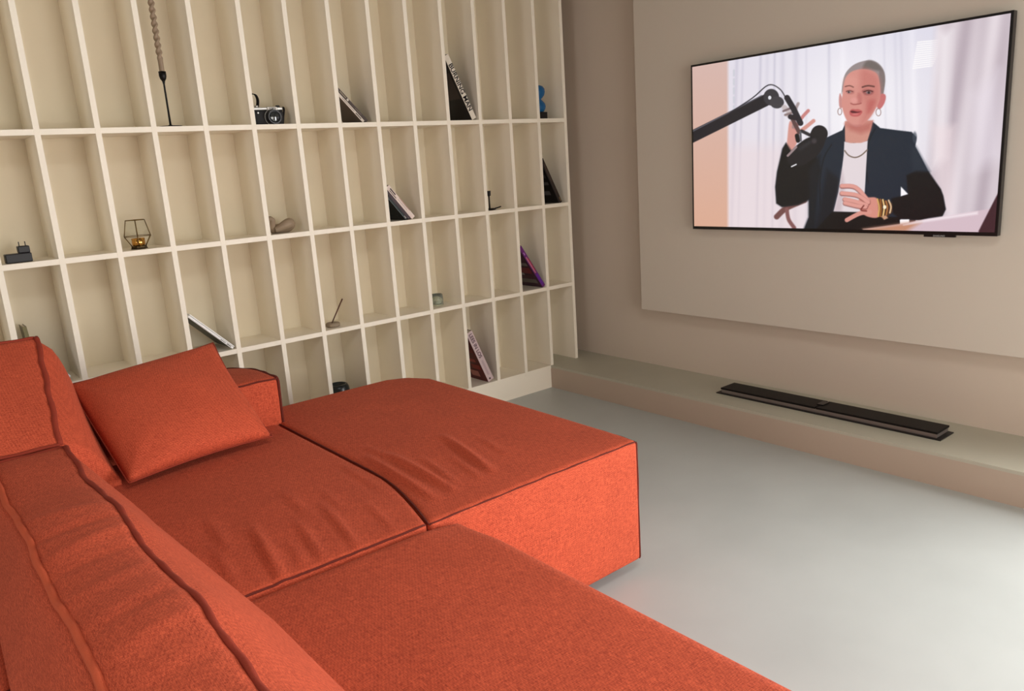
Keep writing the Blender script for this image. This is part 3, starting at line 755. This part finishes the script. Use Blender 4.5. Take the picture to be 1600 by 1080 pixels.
# tall candlestick with a twisted candle
def candlestick():
    x, y, z = -1.914, .065, S1
    root = empty('candlestick', (x, y, z), 'tall slender black iron candlestick on a round foot in the upper row', 'candlestick')
    bm = nb(); lathe(bm, [(.038, 0), (.040, .002), (.039, .005), (.010, .007), (.004, .010), (.0035, .06), (.0032, .15), (.005, .160), (.009, .168), (.0115, .176), (.012, .192)], (x, y, z), 36)
    put('stand', bm, M_bmetal, root, smooth=True)
    bm = nb(); zb = z+.160
    lathe(bm, [(.004, 0), (.010, .008), (.0125, .018), (.0128, .034), (.0105, .034)], (x, y, zb), 28); put('cup', bm, M_bmetal, root, smooth=True)
    r2 = empty('candle', (x, y, z+.1925), 'long twisted taupe taper candle standing in the tall black candlestick', 'candle')
    bm = nb(); n = 28; rings = []
    H_ = .42; N = 150
    for i in range(N+1):
        t_ = i/N; zz = z+.1925+H_*t_; tw = max(0, t_-.11)*2*math.pi*9.0; am = min(1, max(0, (t_-.09)/.05))*.30
        if t_ > .95: am *= (1-t_)/.05
        R = .0088*(1 if t_ < .96 else (1-(t_-.96)/.04*.6))
        rings.append([bm.verts.new((x+R*(1+am*math.cos(2*(q-tw)))*math.cos(q), y+R*(1+am*math.cos(2*(q-tw)))*math.sin(q), zz)) for q in [2*math.pi*k/n for k in range(n)]])
    for i in range(N):
        for k in range(n): bm.faces.new((rings[i][k], rings[i][(k+1) % n], rings[i+1][(k+1) % n], rings[i+1][k]))
    bm.faces.new(rings[0]); bm.faces.new(rings[-1])
    put('wax', bm, mat('taupe_wax', (150, 130, 108), .5), r2, smooth=True)
    bm = nb(); tube(bm, [(x, y, z+.6125), (x, y, z+.622)], .0008, 6); put('wick', bm, M_black, r2)
candlestick()

# photo camera
def photo_camera():
    cx, y0, z = -1.548, .045, S1
    root = empty('photo_camera', (cx, y0+.02, z), 'black and silver photo camera with a neck strap in the upper row', 'camera')
    w2 = .064
    leather = mat('camera_leather', (20, 19, 21), .6, bump=.6, bscale=700); sil = mat('camera_silver', (190, 188, 182), .3, metal=.7)
    bm = nb(); box(bm, (cx-w2, y0, z), (cx+w2, y0+.034, z+.056)); put('body', bm, leather, root, bevel=.006)
    bm = nb(); box(bm, (cx-w2+.001, y0-.001, z+.056), (cx+w2-.001, y0+.035, z+.067)); box(bm, (cx-w2*.05, y0-.004, z+.054), (cx+w2*.62, y0+.025, z+.069)); tp = put('top_plate', bm, sil, root, bevel=.003)
    bm = nb(); box(bm, (cx-w2*.02, y0-.0046, z+.0575), (cx+w2*.58, y0-.004, z+.0665)); pl = put('name_plate', bm, mat('plate_white', (232, 226, 216), .4), tp)
    t_ = text_bm('OLYMPUS', .0065, .0002); t_.transform(Matrix.Translation((cx+w2*.28, y0-.0049, z+.062)) @ Matrix.Rotation(math.radians(90), 4, 'X')); put('lettering', t_, M_black, pl)
    bm = nb(); lathe(bm, [(.030, 0), (.030, -.010), (.028, -.012), (.028, -.024), (.0265, -.026), (.022, -.026), (.020, -.022), (.001, -.020)], (cx+.016, y0, z+.029), 36, axis='Y'); ln = put('lens', bm, mat('lens_black', (30, 30, 32), .3), root, smooth=False)
    bm = nb(); lathe(bm, [(.019, -.0235), (.017, -.0245), (.001, -.0255)], (cx+.016, y0, z+.029), 30, axis='Y'); put('glass', bm, mat('lens_glass', (26, 34, 36), .08, coat=1), ln, smooth=True)
    bm = nb(); tube(bm, [(cx+.016+.031*math.cos(q), y0-.002, z+.029+.031*math.sin(q)) for q in [2*math.pi*k/36 for k in range(36)]], .0012, 6, closed=True); put('lens_ring', bm, sil, ln, smooth=True)
    for dx, r_ in ((.050, .0085), (-.036, .007), (-.052, .005)):
        bm = nb(); lathe(bm, [(r_, 0), (r_, .006), (r_*.85, .008)], (cx+dx, y0+.017, z+.067), 22); put('dial', bm, M_black if dx > 0 else sil, root)
    bm = nb(); lathe(bm, [(.003, 0), (.003, -.002)], (cx-.040, y0, z+.046), 14, axis='Y'); put('release_button', bm, sil, root)
    bm = nb(); box(bm, (cx-w2-.002, y0-.006, z+.003), (cx-w2+.018, y0+.02, z+.053)); put('grip', bm, leather, root, bevel=.005)
    # strap: a standing loop at the left and a short end at the right
    bm = nb()
    pts = spline([(cx-w2-.001, y0+.02, z+.05), (cx-w2-.003, y0+.03, z+.072), (cx-.060, y0+.036, z+.098), (cx-.046, y0+.034, z+.118), (cx-.030, y0+.03, z+.117), (cx-.022, y0+.03, z+.098), (cx-.025, y0+.034, z+.070)], 8)
    for i in range(len(pts)-1):
        a_, b_ = pts[i], pts[i+1]; wv = Vector((0, .011, .002)); t2 = (b_-a_).cross(wv).normalized()*.0014
        vs = [bm.verts.new(q) for q in (a_-wv-t2, a_+wv-t2, a_+wv+t2, a_-wv+t2, b_-wv-t2, b_+wv-t2, b_+wv+t2, b_-wv+t2)]
        for f in ((0, 1, 5, 4), (1, 2, 6, 5), (2, 3, 7, 6), (3, 0, 4, 7)): bm.faces.new([vs[k] for k in f])
    put('strap', bm, mat('strap_black', (22, 16, 18), .8), root); bm = nb()
    tube(bm, spline([(cx+w2-.002, y0+.016, z+.05), (cx+w2+.006, y0+.014, z+.066), (cx+w2+.012, y0+.018, z+.06), (cx+w2+.007, y0+.02, z+.035), (cx+w2+.004, y0+.022, z+.012)], 6), .0038, 8)
    put('strap', bm, mat('strap_black', (22, 16, 18), .8), root)
photo_camera()

# blue figure on a black block
def figure():
    x, y, z = -.098, .085, S1
    root = empty('figurine', (x, y, z), 'small rounded blue figurine on a black block at the right end of the upper row', 'figurine')
    bm = nb(); box(bm, (x-.028, y-.028, z), (x+.028, y+.028, z+.036)); put('plinth', bm, M_black, root, bevel=.001)
    bl = mat('blue_resin', (22, 96, 150), .35)
    bm = nb(); lathe(bm, [(.018, .036), (.026, .040), (.034, .052), (.037, .064), (.033, .078), (.022, .090), (.014, .097), (.013, .101), (.020, .106), (.031, .118), (.036, .134), (.034, .150), (.024, .162), (.010, .167), (.001, .168)], (x, y, z), 36)
    for v in bm.verts: v.co.y = y+(v.co.y-y)*.8
    put('body', bm, bl, root, smooth=True)
figure()

# small chamberstick
def chamber():
    x, y, z = -.487, .05, S2
    root = empty('candle_holder', (x, y, z), 'small black metal taper holder with a round dish in the second row', 'candle holder')
    bm = nb(); lathe(bm, [(.020, 0), (.026, .001), (.034, .006), (.0345, .0075), (.026, .003), (.006, .003), (.0045, .010), (.004, .05), (.004, .066), (.0095, .070), (.010, .092), (.0085, .092), (.0085, .08), (.001, .08)], (x, y, z), 32); put('dish', bm, M_bmetal, root, smooth=False)
    bm = nb(); tube(bm, spline([(x+.03, y-.004, z+.006), (x+.048, y-.012, z+.010), (x+.058, y-.016, z+.013)], 6), .0030, 8); put('handle', bm, M_bmetal, root, smooth=True)
chamber()

# travel adapter
def adapter():
    x, y, z = -2.49, .03, S2
    root = empty('power_adapter', (x, y, z), 'black plug-in power adapter with two pins up at the left end of the second row', 'power adapter')
    bm = nb(); box(bm, (-2.508, y, z), (-2.432, y+.04, z+.030)); put('body', bm, mat('adapter_plastic', (20, 20, 24), .45), root, bevel=.003)
    bm = nb(); box(bm, (-2.468, y+.002, z+.030), (-2.434, y+.036, z+.053)); put('plug_block', bm, mat('adapter_plastic', (20, 20, 24), .45), root, bevel=.003)
    for px in (-2.461, -2.443):
        bm = nb(); tube(bm, [(px, y+.018, z+.053), (px, y+.018, z+.067)], .0016, 10); put('pin', bm, mat('pin_dark', (44, 40, 38), .3, metal=.7), root)
adapter()

# geometric wire tealight holder
def wire_holder():
    x, y, z = -2.090, .065, S2
    root = empty('tealight_holder', (x, y, z), 'geometric brass wire lantern holding a small gold cup in the second row', 'candle holder')
    br = mat('antique_brass', (120, 98, 56), .35, metal=.8)
    hexa = lambda r, zz, o=.3: [Vector((x+r*math.cos(o+k*math.pi/3), y+r*math.sin(o+k*math.pi/3), z+zz)) for k in range(6)]
    tp, md, bt = hexa(.036, .103), hexa(.050, .046), hexa(.026, .010)
    bm = nb()
    for R in (tp, md, bt): tube(bm, R, .0013, 6, closed=True)
    for k in range(6): tube(bm, [tp[k], md[k]], .0013, 6); tube(bm, [md[k], bt[k]], .0013, 6)
    put('wire_frame', bm, br, root, smooth=True)
    bm = nb(); lathe(bm, [(.028, 0), (.029, .003), (.027, .004), (.026, .011)], (x, y, z), 6); put('base', bm, mat('dark_brass', (60, 46, 26), .4, metal=.8), root)
    bm = nb(); lathe(bm, [(.018, .011), (.022, .014), (.0225, .038), (.0205, .038), (.019, .016), (.001, .016)], (x, y, z), 30); put('cup', bm, mat('polished_gold', (212, 160, 84), .18, metal=1.), root, smooth=True)
    bm = nb()
    for k in range(6): bm.faces.new([bm.verts.new(p) for p in (tp[k], tp[(k+1) % 6], md[(k+1) % 6], md[k])])
    put('glass_pane', bm, glass, root)
# thin clear glass: mostly see-through with a glossy reflection
def thin_glass(name, a):
    m = bpy.data.materials.new(name); m.use_nodes = True; nt = m.node_tree; nt.nodes.clear()
    o = nt.nodes.new('ShaderNodeOutputMaterial'); mx = nt.nodes.new('ShaderNodeMixShader'); t_ = nt.nodes.new('ShaderNodeBsdfTransparent'); g = nt.nodes.new('ShaderNodeBsdfGlossy')
    t_.inputs[0].default_value = (.96, .97, .95, 1); g.inputs['Roughness'].default_value = .05; mx.inputs[0].default_value = a
    nt.links.new(t_.outputs[0], mx.inputs[1]); nt.links.new(g.outputs[0], mx.inputs[2]); nt.links.new(mx.outputs[0], o.inputs[0]); return m
glass = thin_glass('thin_glass', .07)
wire_holder()

# knotted ceramic ornament
def knot():
    x, y, z = -1.550, .065, S2
    bm = nb()
    pts = spline([(x-.044, y+.01, z+.018), (x-.050, y, z+.045), (x-.043, y-.008, z+.062), (x-.033, y-.006, z+.052), (x-.034, y+.004, z+.030), (x-.018, y+.012, z+.016), (x+.012, y+.014, z+.017), (x+.036, y+.004, z+.026), (x+.034, y-.012, z+.036), (x+.012, y-.016, z+.030), (x-.010, y-.012, z+.020), (x-.030, y-.012, z+.015)], 8)
    N = len(pts); rad = [.0095+.0135*math.sin(math.pi*min(1, max(0, (i/N-.22)/.78))) for i in range(N)]
    tube(bm, pts, rad, 16)
    for v in bm.verts:
        if v.co.z < z: v.co.z = z
    o = put('knot_ornament', bm, mat('stoneware', (150, 130, 106), .6, bump=.4, bscale=200, var=.15, vscale=40), None, smooth=True)
    tag(o, 'beige knotted stoneware ornament in the second row', 'ornament')
knot()

# incense holder with stick
def incense():
    x, y, z = -1.375, .06, S3
    root = empty('incense_holder', (x, y, z), 'small round stone incense dish in the third row', 'incense holder')
    bm = nb(); lathe(bm, [(.024, 0), (.030, .004), (.031, .013), (.027, .018), (.016, .019), (.006, .017), (.001, .017)], (x, y, z), 30); put('dish', bm, mat('stone_dish', (150, 134, 112), .6, bump=.4, bscale=150, var=.2, vscale=50), root, smooth=True)
    bm = nb(); tube(bm, [(x-.004, y, z+.016), (x+.06, y+.004, z+.112)], [.0026, .0034], 10); o = put('incense_stick', bm, mat('incense_brown', (92, 62, 46), .8), None, smooth=True)
    tag(o, 'brown incense stick tilting up out of the small stone dish', 'incense stick')
incense()

# glass tealight
def glass_light():
    x, y, z = -.822, .075, S3
    root = empty('glass_tealight', (x, y, z), 'small clear glass tealight cup in the third row', 'candle holder')
    bm = nb(); lathe(bm, [(.026, 0), (.029, .004), (.030, .03), (.027, .055), (.024, .055), (.026, .03), (.024, .008), (.001, .008)], (x, y, z), 32); put('cup', bm, mat('clear_glass', (225, 232, 220), .08, trans=.85, ior=1.3), root, smooth=True)
    bm = nb(); lathe(bm, [(.018, .0085), (.018, .024), (.001, .025)], (x, y, z), 24); put('wax', bm, mat('white_wax', (235, 230, 215), .5), root, smooth=False)
glass_light()

# dark vase in the bottom row, behind the chaise
bm = nb(); lathe(bm, [(.030, 0), (.040, .01), (.048, .06), (.050, .11), (.046, .145), (.040, .158), (.034, .160), (.036, .15), (.001, .14)], (-1.375, .08, S4), 32)
o = put('round_pot', bm, mat('dark_glaze', (28, 34, 36), .3), None, smooth=True)
tag(o, 'dark rounded pot in the bottom row just showing above the chaise seat', 'pot')
